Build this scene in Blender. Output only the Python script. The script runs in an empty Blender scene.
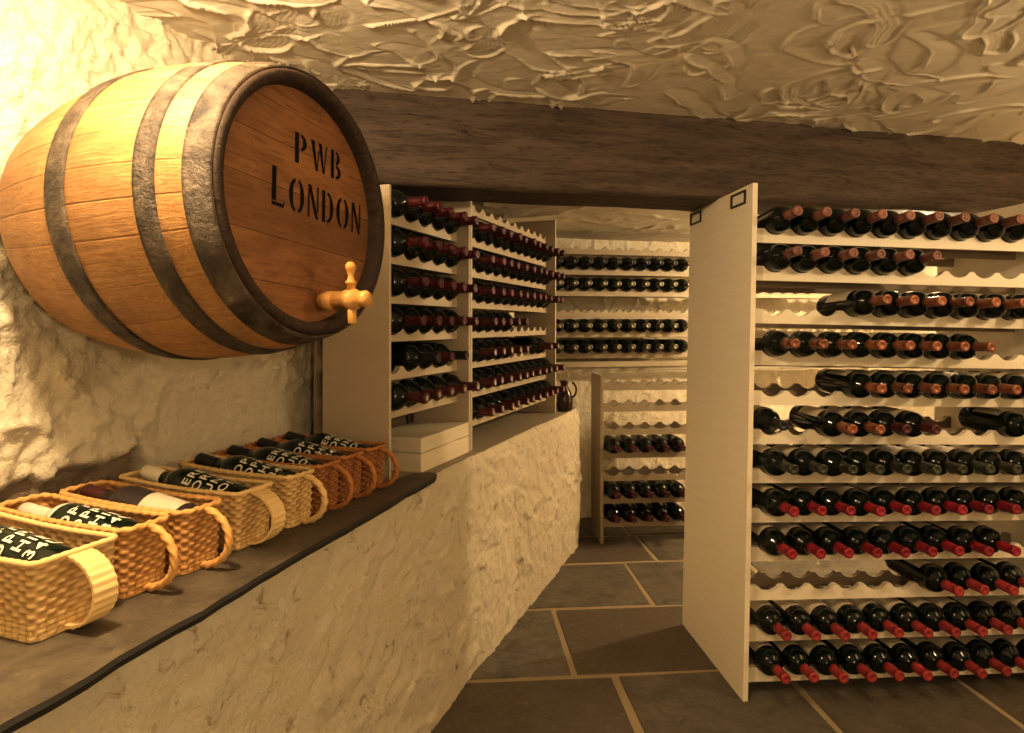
import bpy, bmesh, math, random
import numpy as np
from mathutils import Matrix, Vector, Euler

random.seed(7)
C = bpy.context.scene.collection
PI = math.pi
R = math.radians
EYE = 1.25
FPX = 650.0
TH = R(20.5)
SN, CS = math.sin(TH), math.cos(TH)
WALL_YAW = PI / 2 - TH            # furniture standing against the wall of the ledge


def W(s, n, z=0.0):
    """along the ledge wall (s), out of it (n), up (z) -> world"""
    return Vector((n * CS + s * SN, -n * SN + s * CS, z))


# ------------------------------------------------------------------ materials
def mat(name, color=(.8, .8, .8), rough=.5, metallic=0.0, spec=.5):
    m = bpy.data.materials.new(name)
    m.use_nodes = True
    b = m.node_tree.nodes['Principled BSDF']
    b.inputs['Base Color'].default_value = (*color, 1)
    b.inputs['Roughness'].default_value = rough
    b.inputs['Metallic'].default_value = metallic
    b.inputs['Specular IOR Level'].default_value = spec
    return m


class NT:
    def __init__(self, m):
        self.t = m.node_tree
        self.b = self.t.nodes['Principled BSDF']

    def n(self, kind, **kw):
        nd = self.t.nodes.new(kind)
        for k, v in kw.items():
            if k in nd.inputs:
                nd.inputs[k].default_value = v
            else:
                setattr(nd, k, v)
        return nd

    def l(self, a, b):
        self.t.links.new(a, b)

    def coord(self, which='Object', scale=(1, 1, 1), rot=(0, 0, 0)):
        tc = self.n('ShaderNodeTexCoord')
        mp = self.n('ShaderNodeMapping')
        mp.inputs['Scale'].default_value = scale
        mp.inputs['Rotation'].default_value = rot
        self.l(tc.outputs[which], mp.inputs['Vector'])
        return mp.outputs['Vector']

    def noise(self, vec, scale, detail=4, rough=.55, dist=0.0):
        nd = self.n('ShaderNodeTexNoise')
        nd.inputs['Scale'].default_value = scale
        nd.inputs['Detail'].default_value = detail
        nd.inputs['Roughness'].default_value = rough
        nd.inputs['Distortion'].default_value = dist
        self.l(vec, nd.inputs['Vector'])
        return nd.outputs['Fac']

    def ramp(self, fac, stops):
        r = self.n('ShaderNodeValToRGB')
        e = r.color_ramp.elements
        while len(e) < len(stops):
            e.new(.5)
        for el, (p, c) in zip(e, stops):
            el.position = p
            el.color = (*c, 1) if len(c) == 3 else c
        self.l(fac, r.inputs['Fac'])
        return r.outputs['Color']

    def mix(self, fac, a, b, blend='MIX'):
        mx = self.n('ShaderNodeMix', data_type='RGBA', blend_type=blend)
        ins = [i for i in mx.inputs if i.enabled]
        f, A, B = mx.inputs[0], mx.inputs[6], mx.inputs[7]
        for sock, v in ((f, fac), (A, a), (B, b)):
            if hasattr(v, 'is_linked') or hasattr(v, 'links'):
                self.l(v, sock)
            elif isinstance(v, (int, float)):
                sock.default_value = v
            else:
                sock.default_value = (*v, 1)
        return mx.outputs[2]

    def bump(self, h, strength=.3, dist=.01):
        bp = self.n('ShaderNodeBump')
        bp.inputs['Strength'].default_value = strength
        bp.inputs['Distance'].default_value = dist
        self.l(h, bp.inputs['Height'])
        self.l(bp.outputs['Normal'], self.b.inputs['Normal'])

    def attr(self, name):
        a = self.n('ShaderNodeAttribute', attribute_name=name)
        return a.outputs['Fac']


def plaster(name, c1, c2, dirt=(.30, .20, .11), dirt_amt=.25, fine=220, bump=.35, lo=.60):
    m = mat(name, c1, .85, spec=.25)
    t = NT(m)
    v = t.coord('Object')
    col = t.mix(t.noise(v, 3.0, 3), c1, c2)
    d = t.ramp(t.noise(v, 23, 6, .7, .6), [(lo, (0, 0, 0)), (lo + .12, (1, 1, 1))])
    mul = t.n('ShaderNodeMath', operation='MULTIPLY')
    t.l(d, mul.inputs[0]); mul.inputs[1].default_value = dirt_amt
    col = t.mix(mul.outputs[0], col, dirt)
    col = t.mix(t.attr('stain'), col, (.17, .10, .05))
    t.l(col, t.b.inputs['Base Color'])
    t.bump(t.noise(v, fine, 5, .72, .3), bump, .010)
    return m


def paint(name, c, grain=.04):
    m = mat(name, c, .5, spec=.35)
    t = NT(m)
    v = t.coord('Object', (2, 2, 25))
    f = t.noise(v, 3, 4)
    col = t.mix(f, tuple(x * (1 - grain * 3) for x in c), tuple(min(1, x * (1 + grain)) for x in c))
    v2 = t.coord('Object')
    sp = t.ramp(t.noise(v2, 30, 2), [(.72, (0, 0, 0)), (.78, (1, 1, 1))])
    col = t.mix(sp, col, tuple(x * .78 for x in c))
    t.l(col, t.b.inputs['Base Color'])
    t.bump(f, .08, .003)
    return m


def wood(name, c1, c2, axis=0, scale=6, rough=.6, dark=None, bump=.25, use_attr=False, stretch=9):
    m = mat(name, c1, rough, spec=.3)
    t = NT(m)
    sc = [stretch, stretch, stretch]
    sc[axis] = 1
    v = t.coord('Object', tuple(sc))
    f = t.noise(v, scale, 7, .62, .8)
    col = t.ramp(f, [(.30, c1), (.70, c2)])
    g = t.noise(v, scale * 6, 3, .6)
    col = t.mix(t.ramp(g, [(.5, (0, 0, 0)), (.8, (1, 1, 1))]), col, dark or tuple(x * .5 for x in c1))
    if use_attr:
        v3 = t.coord('Object')
        gr = t.ramp(t.noise(v3, 7, 6, .7, .5), [(.46, (0, 0, 0)), (.72, (1, 1, 1))])
        col = t.mix(t.mix(.55, (0, 0, 0), gr), col, tuple(x * .35 for x in c1))
        col = t.mix(t.attr('tone'), col, tuple(x * .45 for x in c1))
    t.l(col, t.b.inputs['Base Color'])
    t.bump(f, bump, .006)
    return m


M = {}
M['ceiling'] = plaster('ceiling_plaster', (.74, .67, .55), (.66, .59, .47), dirt_amt=.10, fine=160, bump=.22)
M['wall'] = plaster('wall_plaster', (.80, .73, .58), (.70, .62, .46), dirt_amt=.16, fine=75, bump=1.0)
M['plinth'] = plaster('ledge_plaster', (.74, .67, .53), (.64, .56, .42), dirt=(.26, .17, .08), dirt_amt=.75, fine=90, bump=.8, lo=.575)
M['ledge_top'] = plaster('ledge_top', (.42, .36, .27), (.33, .27, .19), dirt_amt=.5)
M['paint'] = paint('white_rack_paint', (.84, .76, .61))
M['paint_dim'] = paint('dim_lit_rack_paint', (.52, .44, .325))  # cream paint darkened to stand for the weaker light on the ledge racks
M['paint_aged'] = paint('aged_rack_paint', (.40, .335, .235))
M['bare'] = paint('inner_shade_brown', (.27, .21, .14))  # brown stands for shade on the inner rails; own colour on back boards
M['crate'] = paint('crate_wood', (.74, .66, .50), .06)
M['crate_orange'] = wood('crate_orange', (.55, .26, .08), (.70, .38, .14), 0)
M['beam'] = wood('dark_beam_oak', (.050, .034, .024), (.130, .092, .066), 0, 3.0, .7, (.02, .012, .008), .6, stretch=8)


def slate_mat(name, c1, c2, attr=None):
    m = mat(name, c1, .55, spec=.4)
    t = NT(m)
    v = t.coord('Object')
    f = t.noise(v, 9, 10, .74, .8)
    col = t.ramp(f, [(.36, c1), (.64, c2)])
    if attr:
        col = t.mix(t.attr(attr), col, (.105, .080, .055))
    sp = t.ramp(t.noise(v, 40, 5, .7), [(.58, (0, 0, 0)), (.75, (1, 1, 1))])
    col = t.mix(t.mix(.5, (0, 0, 0), sp), col, tuple(x * 1.9 for x in c2))
    t.l(col, t.b.inputs['Base Color'])
    t.bump(t.noise(v, 28, 8, .65), .6, .008)
    return m


M['flag'] = slate_mat('flagstone', (.080, .072, .057), (.175, .153, .118), 'tone')
M['grout'] = plaster('grout', (.40, .32, .20), (.33, .26, .16), dirt_amt=.3)
M['slate'] = slate_mat('slate_slab', (.070, .056, .038), (.145, .118, .080))


def glass(name, c):
    m = mat(name, c, .10, spec=.42)
    b = m.node_tree.nodes['Principled BSDF']
    b.inputs['Coat Weight'].default_value = .08
    b.inputs['Coat Roughness'].default_value = .05
    return m


M['glass'] = glass('dark_green_glass', (.0045, .0075, .0045))
M['glass_port'] = glass('port_glass', (.006, .014, .007))
M['glass_old'] = mat('dusty_glass', (.030, .020, .018), .45)


def capsule_mat(name, c, rough=.35, metal=.0):
    m = mat(name, c, rough, metal)
    t = NT(m)
    oi = t.n('ShaderNodeObjectInfo')
    col = t.mix(oi.outputs['Random'], tuple(x * .75 for x in c), tuple(min(1, x * 1.2) for x in c))
    t.l(col, t.b.inputs['Base Color'])
    return m


CAPS = {
    'crimson': capsule_mat('capsule_crimson', (.25, .012, .021), .42),
    'dusty red': capsule_mat('capsule_dusty_red', (.30, .032, .030), .6),
    'copper': capsule_mat('capsule_copper', (.25, .088, .040), .32, .2),
    'brown': capsule_mat('capsule_brown', (.20, .075, .048), .4),
    'dark red': capsule_mat('capsule_dark_red', (.072, .008, .012), .42),
    'dark green': capsule_mat('capsule_dark_green', (.035, .038, .022), .35),
    'maroon': capsule_mat('capsule_maroon', (.085, .018, .016), .38),
    'grey': capsule_mat('capsule_grey', (.17, .155, .10), .3, .3),
    'black': capsule_mat('capsule_black', (.012, .012, .012), .4),
    'white': capsule_mat('capsule_white', (.75, .70, .58), .5),
}
m = mat('cream_paper', (.62, .54, .40), .8)
t = NT(m)
v = t.coord('Object')
t.l(t.mix(t.noise(v, 60, 4), (.50, .42, .30), (.66, .58, .44)), t.b.inputs['Base Color'])
M['paper'] = m
M['ink_white'] = mat('stencil_white', (.74, .72, .62), .6)
M['ink_black'] = mat('stencil_black', (.008, .006, .005), .9, spec=.1)
M['frame_metal'] = mat('dark_brass', (.06, .045, .03), .4, .6)


def wicker(name, c1, c2, dark):
    m = mat(name, c1, .55, spec=.35)
    t = NT(m)
    v = t.coord('Object')
    col = t.mix(t.noise(v, 45, 3), c1, c2)
    col = t.mix(t.attr('gap'), col, dark)  # crevice shade between the strands painted into the colour
    t.l(col, t.b.inputs['Base Color'])
    return m


M['wicker'] = [
    wicker('pale_wicker', (.70, .50, .22), (.80, .60, .31), (.36, .20, .07)),
    wicker('orange_wicker', (.58, .31, .10), (.72, .44, .17), (.24, .10, .03)),
    wicker('red_brown_wicker', (.36, .145, .045), (.50, .23, .075), (.13, .045, .012)),
]


# ------------------------------------------------------------------ mesh helpers
def link(name, me, material=None, parent=None, smooth=False):
    o = bpy.data.objects.new(name, me)
    if material is not None and not me.materials:
        me.materials.append(material)
    if smooth:
        me.polygons.foreach_set('use_smooth', [True] * len(me.polygons))
    C.objects.link(o)
    o.parent = parent
    return o


def from_bm(name, bm, material=None, parent=None, smooth=False):
    me = bpy.data.meshes.new(name)
    bm.normal_update()
    bm.to_mesh(me)
    bm.free()
    return link(name, me, material, parent, smooth)


def tag(o, label, cat, group=None):
    o['label'] = label
    o['category'] = cat
    if group:
        o['group'] = group
    return o


def struct(o):
    o['kind'] = 'structure'
    return o


def empty(name, loc=(0, 0, 0), rot=(0, 0, 0)):
    o = bpy.data.objects.new(name, None)
    o.empty_display_size = .05
    C.objects.link(o)
    o.location = loc
    o.rotation_euler = rot
    return o


def add_box(bm, lo, hi, bevel=0.0):
    x0, y0, z0 = lo
    x1, y1, z1 = hi
    vs = [bm.verts.new(p) for p in ((x0, y0, z0), (x1, y0, z0), (x1, y1, z0), (x0, y1, z0),
                                    (x0, y0, z1), (x1, y0, z1), (x1, y1, z1), (x0, y1, z1))]
    fs = [bm.faces.new([vs[i] for i in f]) for f in ((0, 3, 2, 1), (4, 5, 6, 7), (0, 1, 5, 4), (1, 2, 6, 5), (2, 3, 7, 6), (3, 0, 4, 7))]
    if bevel:
        es = list({e for f in fs for e in f.edges})
        bmesh.ops.bevel(bm, geom=es, offset=bevel, segments=2, affect='EDGES', profile=.5)


def box_obj(name, lo, hi, material, parent=None, bevel=.0015):
    bm = bmesh.new()
    add_box(bm, lo, hi, bevel)
    return from_bm(name, bm, material, parent)


def grid_mesh(name, P, faces_mask=None, attrs=None, smooth=True):
    """P: (ny, nx, 3) array of points"""
    ny, nx = P.shape[:2]
    idx = np.arange(nx * ny).reshape(ny, nx)
    q = np.stack([idx[:-1, :-1], idx[:-1, 1:], idx[1:, 1:], idx[1:, :-1]], -1).reshape(-1, 4)
    me = bpy.data.meshes.new(name)
    me.vertices.add(nx * ny)
    me.vertices.foreach_set('co', P.reshape(-1).astype(np.float32))
    me.loops.add(q.size)
    me.loops.foreach_set('vertex_index', q.reshape(-1).astype(np.int32))
    me.polygons.add(len(q))
    me.polygons.foreach_set('loop_start', np.arange(0, q.size, 4, dtype=np.int32))
    me.update(calc_edges=True)
    me.validate()
    if smooth:
        me.polygons.foreach_set('use_smooth', [True] * len(me.polygons))
    for k, a in (attrs or {}).items():
        at = me.attributes.new(k, 'FLOAT', 'POINT')
        at.data.foreach_set('value', a.reshape(-1).astype(np.float32))
    return me


def lathe(bm, prof, seg=24, axis='Z', close=True):
    """prof: [(r, h)]; revolve about the axis; r=0 makes a pole"""
    rings = []
    for r, h in prof:
        ring = []
        if r < 1e-6:
            ring = [bm.verts.new((0, 0, h))]
        else:
            for i in range(seg):
                a = 2 * PI * i / seg
                ring.append(bm.verts.new((r * math.cos(a), r * math.sin(a), h)))
        rings.append(ring)
    for a, b in zip(rings[:-1], rings[1:]):
        if len(a) == 1 and len(b) == 1:
            continue
        for i in range(seg):
            j = (i + 1) % seg
            if len(a) == 1:
                bm.faces.new((a[0], b[i], b[j]))
            elif len(b) == 1:
                bm.faces.new((a[i], a[j], b[0]))
            else:
                bm.faces.new((a[i], a[j], b[j], b[i]))
    bmesh.ops.recalc_face_normals(bm, faces=bm.faces)
    return rings


def add_tube(bm, pts, rad, seg=8, twist=None, closed=False):
    """tube along pts; rad number or function(t, phi)"""
    n = len(pts)
    rings = []
    prev = None
    for i, p in enumerate(pts):
        p = Vector(p)
        if closed:
            tan = Vector(pts[(i + 1) % n]) - Vector(pts[(i - 1) % n])
        else:
            tan = Vector(pts[min(i + 1, n - 1)]) - Vector(pts[max(i - 1, 0)])
        tan.normalize()
        if prev is None:
            ref = Vector((0, 0, 1)) if abs(tan.z) < .9 else Vector((1, 0, 0))
            u = tan.cross(ref).normalized()
        else:
            u = (prev - tan * prev.dot(tan)).normalized()
        prev = u
        w = tan.cross(u)
        ring = []
        for k in range(seg):
            ph = 2 * PI * k / seg
            r = rad(i / n, ph) if callable(rad) else rad
            ring.append(bm.verts.new(p + (u * math.cos(ph) + w * math.sin(ph)) * r))
        rings.append(ring)
    for i in range(n if closed else n - 1):
        a, b = rings[i], rings[(i + 1) % n]
        for k in range(seg):
            j = (k + 1) % seg
            bm.faces.new((a[k], a[j], b[j], b[k]))
    if not closed:
        bm.faces.new(list(reversed(rings[0])))
        bm.faces.new(rings[-1])


# ------------------------------------------------------------------ troweled plaster heights
def smooth_noise(rng, ny, nx, cell):
    gy, gx = int(ny / cell) + 3, int(nx / cell) + 3
    g = rng.random((gy, gx)) - .5
    y = np.arange(ny) / cell
    x = np.arange(nx) / cell
    iy, ix = y.astype(int), x.astype(int)
    fy, fx = y - iy, x - ix
    fy, fx = fy * fy * (3 - 2 * fy), fx * fx * (3 - 2 * fx)
    a = g[np.ix_(iy, ix)] * (1 - fx) + g[np.ix_(iy, ix + 1)] * fx
    b = g[np.ix_(iy + 1, ix)] * (1 - fx) + g[np.ix_(iy + 1, ix + 1)] * fx
    return a * (1 - fy)[:, None] + b * fy[:, None]


def trowel(seed, ny, nx, step, count, L=(.10, .28), Wd=(.05, .12), ridge=.009, tilt=.006, bias=None, grain=.0012, low=.010, keep=.35, rw=.0048, spread=.7):
    """overlapping trowel sweeps: each flattens a bent, round-ended patch and pushes a thin ridge up along one side and one end"""
    rng = np.random.default_rng(seed)
    H = smooth_noise(rng, ny, nx, .30 / step) * low
    for _ in range(count):
        cx, cy = rng.random() * nx * step, rng.random() * ny * step
        ang = rng.random() * 2 * PI if bias is None else bias + rng.normal() * spread
        l, w = rng.uniform(*L), rng.uniform(*Wd)
        k = rng.normal() * 3.2
        rr = (l + w) * .75 + .05
        x0, x1 = max(0, int((cx - rr) / step)), min(nx, int((cx + rr) / step))
        y0, y1 = max(0, int((cy - rr) / step)), min(ny, int((cy + rr) / step))
        if x1 - x0 < 3 or y1 - y0 < 3:
            continue
        X, Y = np.meshgrid(np.arange(x0, x1) * step - cx, np.arange(y0, y1) * step - cy)
        a = X * math.cos(ang) + Y * math.sin(ang)
        b = -X * math.sin(ang) + Y * math.cos(ang) - k * a * a
        b = b + .005 * np.sin(a * 45 + rng.random() * 6) + .0007 * np.sin(a * 170 + rng.random() * 6)
        sd = np.hypot(np.maximum(np.abs(a) - l / 2, 0), b) - w / 2
        inside = 1 / (1 + np.exp(np.clip(sd / .004, -30, 30)))
        old = H[y0:y1, x0:x1]
        flat = (old * inside).sum() / max(inside.sum(), 1e-6)
        new = flat * .6 + (old - flat) * keep + tilt * np.clip(b / w, -.6, .6)
        if rng.random() < .5:
            new = new + .0009 * np.sin(b * rng.uniform(330, 520)) * np.clip(-sd / .01, 0, 1)
        H2 = old * (1 - inside) + new * inside
        side = 1 / (1 + np.exp(-np.clip((b + rng.uniform(-.3, .1) * w) / .010, -30, 30)))
        end = 1 / (1 + np.exp(-np.clip((a - l * rng.uniform(.2, .5)) / .012, -30, 30)))
        mod = .55 + .45 * np.sin(a / l * 7 + rng.random() * 6)
        msk = np.maximum(side * mod, end * rng.uniform(.2, 1))
        e = np.exp(-(sd / (rw * (1 + .6 * (sd > 0)))) ** 2) * msk
        H[y0:y1, x0:x1] = H2 + ridge * rng.uniform(.35, 1.2) * e
    H += smooth_noise(rng, ny, nx, .012 / step) * grain + smooth_noise(rng, ny, nx, .03 / step) * grain * 1.6
    return H


# ------------------------------------------------------------------ room shell
Z_LEDGE = .775
Z_CEIL = 2.02
Z_BEAM = 1.72
Z_CEIL_BACK = 1.84


def wall_n(z):
    """the ledge wall leans back a little with height"""
    return -1.255 - (z - .78) * .115


def beam_y(x):
    return 2.15 + (x + .41) * .232


# ceiling over the front part
step = .0048
xs = np.arange(-1.75, 2.75, step)
v01 = np.linspace(0, 1, 310)
Hc = trowel(3, len(v01), len(xs), step, 215, (.14, .40), (.05, .12), .0125, .007, bias=PI / 2, spread=.45, grain=.0008, low=.004, rw=.0037)
X = np.repeat(xs[None, :], len(v01), 0)
Y1 = 2.15 + (xs + .41) * .232 + .03
Y = 1.18 + v01[:, None] * (Y1[None, :] - 1.18)
Zc = Z_CEIL - Hc
me = grid_mesh('ceiling', np.stack([X, Y, Zc], -1)[:, ::-1])
struct(link('ceiling', me, M['ceiling']))
o = struct(box_obj('ceiling', (-2.6, -1.6, Z_CEIL + .012), (3.0, 1.2, Z_CEIL + .05), M['ceiling'], bevel=0))
# lower ceiling beyond the beam
xs = np.arange(-1.2, 2.9, .012)
ys = np.arange(2.25, 5.2, .012)
Hc = trowel(11, len(ys), len(xs), .012, 160, (.12, .3), (.06, .16), .006, .005, rw=.008)
X, Y = np.meshgrid(xs, ys)
P = np.stack([X, Y, Z_CEIL_BACK - Hc], -1)
P[..., 1] = np.maximum(P[..., 1], 2.15 + (P[..., 0] + .41) * .232 + .1)
struct(link('ceiling', grid_mesh('ceiling_back', P[:, ::-1]), M['ceiling']))

# wall behind the ledge
step = .0075
ss = np.arange(-1.8, 4.6, step)
zs = np.arange(.70, 2.06, step)
Hw = trowel(21, len(zs), len(ss), step, 330, (.05, .16), (.07, .16), .014, .020, bias=.9, grain=.013, low=.02)
S, Z = np.meshgrid(ss, zs)
rng = np.random.default_rng(5)
edge = .925 + smooth_noise(rng, 1, len(ss), 8)[0] * .05 + smooth_noise(rng, 1, len(ss), 3)[0] * .025 + .05 * np.clip((ss - .85) / .25, 0, 1)
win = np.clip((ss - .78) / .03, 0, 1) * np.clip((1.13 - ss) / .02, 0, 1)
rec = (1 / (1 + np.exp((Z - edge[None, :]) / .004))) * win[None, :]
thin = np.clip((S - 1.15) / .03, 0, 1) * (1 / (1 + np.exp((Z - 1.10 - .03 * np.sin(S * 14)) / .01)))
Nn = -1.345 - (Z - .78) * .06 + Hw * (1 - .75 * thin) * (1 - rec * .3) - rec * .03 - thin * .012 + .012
P = np.stack([Nn * CS + S * SN, -Nn * SN + S * CS, Z], -1)
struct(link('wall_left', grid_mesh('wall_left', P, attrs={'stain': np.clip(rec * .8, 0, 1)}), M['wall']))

# masonry ledge: rendered face, worn top, far end
step = .009
ss = np.arange(-1.8, 3.70, step)
zs = np.linspace(0, Z_LEDGE, 92)
Hp = trowel(31, len(zs), len(ss), step, 150, (.06, .22), (.06, .16), .011, .012, grain=.004)
Hp += smooth_noise(np.random.default_rng(2), len(zs), len(ss), 40) * .018
S, Z = np.meshgrid(ss, zs)
Nn = -.935 + Hp
top = np.clip((Z - Z_LEDGE + .03) / .03, 0, 1)
Nn = Nn - top ** 2 * .02
far = np.clip((S - 3.56) / .14, 0, 1)
Nn = Nn - far ** 2.5 * .08
P = np.stack([Nn * CS + S * SN, -Nn * SN + S * CS, Z], -1)
ledge = struct(link('wall_ledge', grid_mesh('ledge_face', P), M['plinth']))
# top surface of the ledge follows the face edge
ptop = P[-1]
back = np.stack([np.full_like(ss, -1.42) * CS + ss * SN, 1.42 * SN + ss * CS, np.full_like(ss, Z_LEDGE)], -1)
k = np.linspace(0, 1, 12)[:, None, None]
Pt = ptop[None] * (1 - k) + back[None] * k
struct(link('wall_ledge_top', grid_mesh('ledge_top', Pt), M['ledge_top']))
cap = P[:, -1]
bk = np.stack([np.full_like(zs, -1.42) * CS + ss[-1] * SN, 1.42 * SN + np.full_like(zs, ss[-1]) * CS, zs], -1)
struct(link('wall_ledge_end', grid_mesh('ledge_end', np.stack([cap, bk], 0)), M['plinth']))

# back wall: high part, shelf-like step, low part
BYAW = R(12)
bx, by = Vector((math.cos(BYAW), math.sin(BYAW), 0)), Vector((-math.sin(BYAW), math.cos(BYAW), 0))
B0 = Vector((-.4, 4.28, 0))
us = np.arange(0, 3.6, .010)
zs = np.arange(.95, 1.86, .010)
Hb = trowel(41, len(zs), len(us), .010, 130, (.10, .22), (.08, .18), .013, .012, grain=.003, rw=.006)
U, Z = np.meshgrid(us, zs)
P = np.stack([B0.x + U * bx.x - by.x * Hb, B0.y + U * bx.y - by.y * Hb, Z], -1)
struct(link('wall_back', grid_mesh('wall_back', P), M['wall']))
zs = np.arange(0, .985, .012)
Hb = trowel(43, len(zs), len(us), .010, 160, (.10, .22), (.05, .12), .007, .006, grain=.004)
U, Z = np.meshgrid(us, zs)
P = np.stack([B0.x + U * bx.x - by.x * (Hb + .24), B0.y + U * bx.y - by.y * (Hb + .24), Z], -1)
struct(link('wall_back_low', grid_mesh('wall_back_low', P), M['wall']))
bm = bmesh.new()
add_box(bm, (0, -.25, .955), (3.6, .03, .985), 0)
o = from_bm('trim_1', bm, M['wall'])
o.location = B0
o.rotation_euler = (0, 0, BYAW)
struct(o)

# remaining walls close the room around the camera
bm = bmesh.new(); add_box(bm, (2.75, -1.6, 0), (2.85, 5.2, 2.06), 0)
struct(from_bm('wall_right', bm, M['wall']))
bm = bmesh.new(); add_box(bm, (-2.6, -1.7, 0), (2.85, -1.6, 2.06), 0)
struct(from_bm('wall_front', bm, M['wall']))

# floor: flagstones in a bed of pale mortar
FY = R(4.5)
bm = bmesh.new()
add_box(bm, (-2.6, -1.7, -.05), (2.9, 5.3, -.004), 0)
struct(from_bm('floor', bm, M['grout']))
bm = bmesh.new()
tone = bm.verts.layers.float.new('tone')
rows = [-1.2, -.55, -.02, .53, 1.12, 1.70, 2.29, 2.84, 3.37, 3.80, 4.5]
joints = [[-1.5, -.6, .3, 1.2, 2.1], [-1.2, -.3, .5, 1.4], [-1.6, -.9, .1, .9, 1.7], [-1.3, -.4, .55, 1.5],
          [-1.6, -.5, .38, 1.2, 2.0], [-1.2, -.35, .55, 1.16, 1.75], [-1.4, -.5, .405, 1.25, 1.9], [-1.0, -.1, .86, 1.5],
          [-1.2, -.3, .40, 1.04, 1.7], [-1.0, .2, 1.0, 1.8]]
rr = random.Random(12)
for i in range(len(rows) - 1):
    xsj = [-2.6] + joints[i] + [2.9]
    for a, b in zip(xsj[:-1], xsj[1:]):
        g = .011
        tn = rr.random() ** 2 * .9
        n0 = len(bm.verts)
        before = set(bm.verts)
        jit = lambda: rr.uniform(-.006, .006)
        vs = []
        h = .0 + rr.uniform(-.0015, .0015)
        quad = [(a + g + jit(), rows[i] + g + jit()), (b - g + jit(), rows[i] + g + jit()),
                (b - g + jit(), rows[i + 1] - g + jit()), (a + g + jit(), rows[i + 1] - g + jit())]
        lo = [bm.verts.new((x, y, -.02)) for x, y in quad]
        hi = [bm.verts.new((x, y, h)) for x, y in quad]
        f = bm.faces.new(hi)
        for q in range(4):
            bm.faces.new((lo[q], lo[(q + 1) % 4], hi[(q + 1) % 4], hi[q]))
        bmesh.ops.bevel(bm, geom=list(f.edges), offset=.004, segments=2, affect='EDGES', profile=.5)
        for vv in bm.verts:
            if vv not in before:
                vv[tone] = tn
o = from_bm('floor', bm, M['flag'])
o.rotation_euler = (0, 0, FY)
struct(o)

# oak beam: hewn faces, softened arrises
nx_, per = 240, 44
L0, L1 = -1.15, 2.75
rng = np.random.default_rng(8)
hx, hz, tk = .0, Z_CEIL + .03 - Z_BEAM, .26
pts = []
rad_ = .028
prof = []
for q in range(per + 1):
    f = q / per
    tot = [hz, tk, hz]
    d = f * sum(tot)
    if d < tot[0]:
        prof.append((0.0, hz - d))
    elif d < tot[0] + tot[1]:
        prof.append((d - tot[0], 0.0))
    else:
        prof.append((tk, d - tot[0] - tot[1]))
prof = np.array(prof)
# soften the two lower corners
for q in range(len(prof)):
    y, z = prof[q]
    if y < rad_ and z < rad_:
        cx, cy = rad_, rad_
        dx, dy = y - cx, z - cy
        l_ = math.hypot(dx, dy)
        if l_ > rad_:
            prof[q] = (cx + dx / l_ * rad_, cy + dy / l_ * rad_)
xs = np.linspace(L0, L1, nx_)
big = smooth_noise(rng, nx_, per + 1, 26) * .022 + smooth_noise(rng, nx_, per + 1, 5) * .006
P = np.zeros((nx_, per + 1, 3))
P[..., 0] = xs[:, None]
P[..., 1] = prof[None, :, 0] + np.where(prof[None, :, 0] < tk * .5, -1, 1) * big * .6
P[..., 2] = prof[None, :, 1] + big * .6 * (prof[None, :, 1] < hz * .8)
me = grid_mesh('ceiling_beam', P)
beam = struct(link('ceiling_beam', me, M['beam']))
ang = math.atan(.232)
beam.location = (0, beam_y(0), Z_BEAM)
beam.rotation_euler = (0, 0, ang)
# star-shaped drying crack round a knot on the beam face
bm = bmesh.new()
for k in range(9):
    a = k * 2 * PI / 9 + rr.uniform(-.2, .2)
    l = rr.uniform(.025, .055)
    c, s_ = math.cos(a), math.sin(a)
    w = .0013
    bm.faces.new([bm.verts.new(p) for p in ((-s_ * w, 0, c * w), (s_ * w, 0, -c * w), (c * l * 1.3, 0, s_ * l))])
o = from_bm('knot_crack', bm, mat('knot_brown', (.022, .013, .008), .8), beam)
o.location = (-.17, -.013, .185)

# ------------------------------------------------------------------ wine racks
def rail_mesh(name, length, pitch, first, nslots, r=.0475, base=.028, tooth=.021, thick=.018):
    """scalloped rail along +X, top edge hollowed for the bottles"""
    n = int(length / .0045)
    xs = np.linspace(0, length, n)
    top = np.full(n, base + tooth)
    for k in range(nslots):
        c = first + k * pitch
        d = np.abs(xs - c)
        arc = base + r - np.sqrt(np.maximum(r * r - np.minimum(d, r * .999) ** 2, 0))
        top = np.minimum(top, np.where(d < pitch * .5, arc, 9))
    bm = bmesh.new()
    ring = []
    for x, h in zip(xs, top):
        ring.append([bm.verts.new((x, 0, 0)), bm.verts.new((x, 0, h)), bm.verts.new((x, thick, h)), bm.verts.new((x, thick, 0))])
    for a, b in zip(ring[:-1], ring[1:]):
        for k in range(4):
            j = (k + 1) % 4
            bm.faces.new((a[k], b[k], b[j], a[j]))
    bm.faces.new(ring[0]); bm.faces.new(list(reversed(ring[-1])))
    bmesh.ops.recalc_face_normals(bm, faces=bm.faces)
    me = bpy.data.meshes.new(name)
    bm.to_mesh(me); bm.free()
    return me


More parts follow.
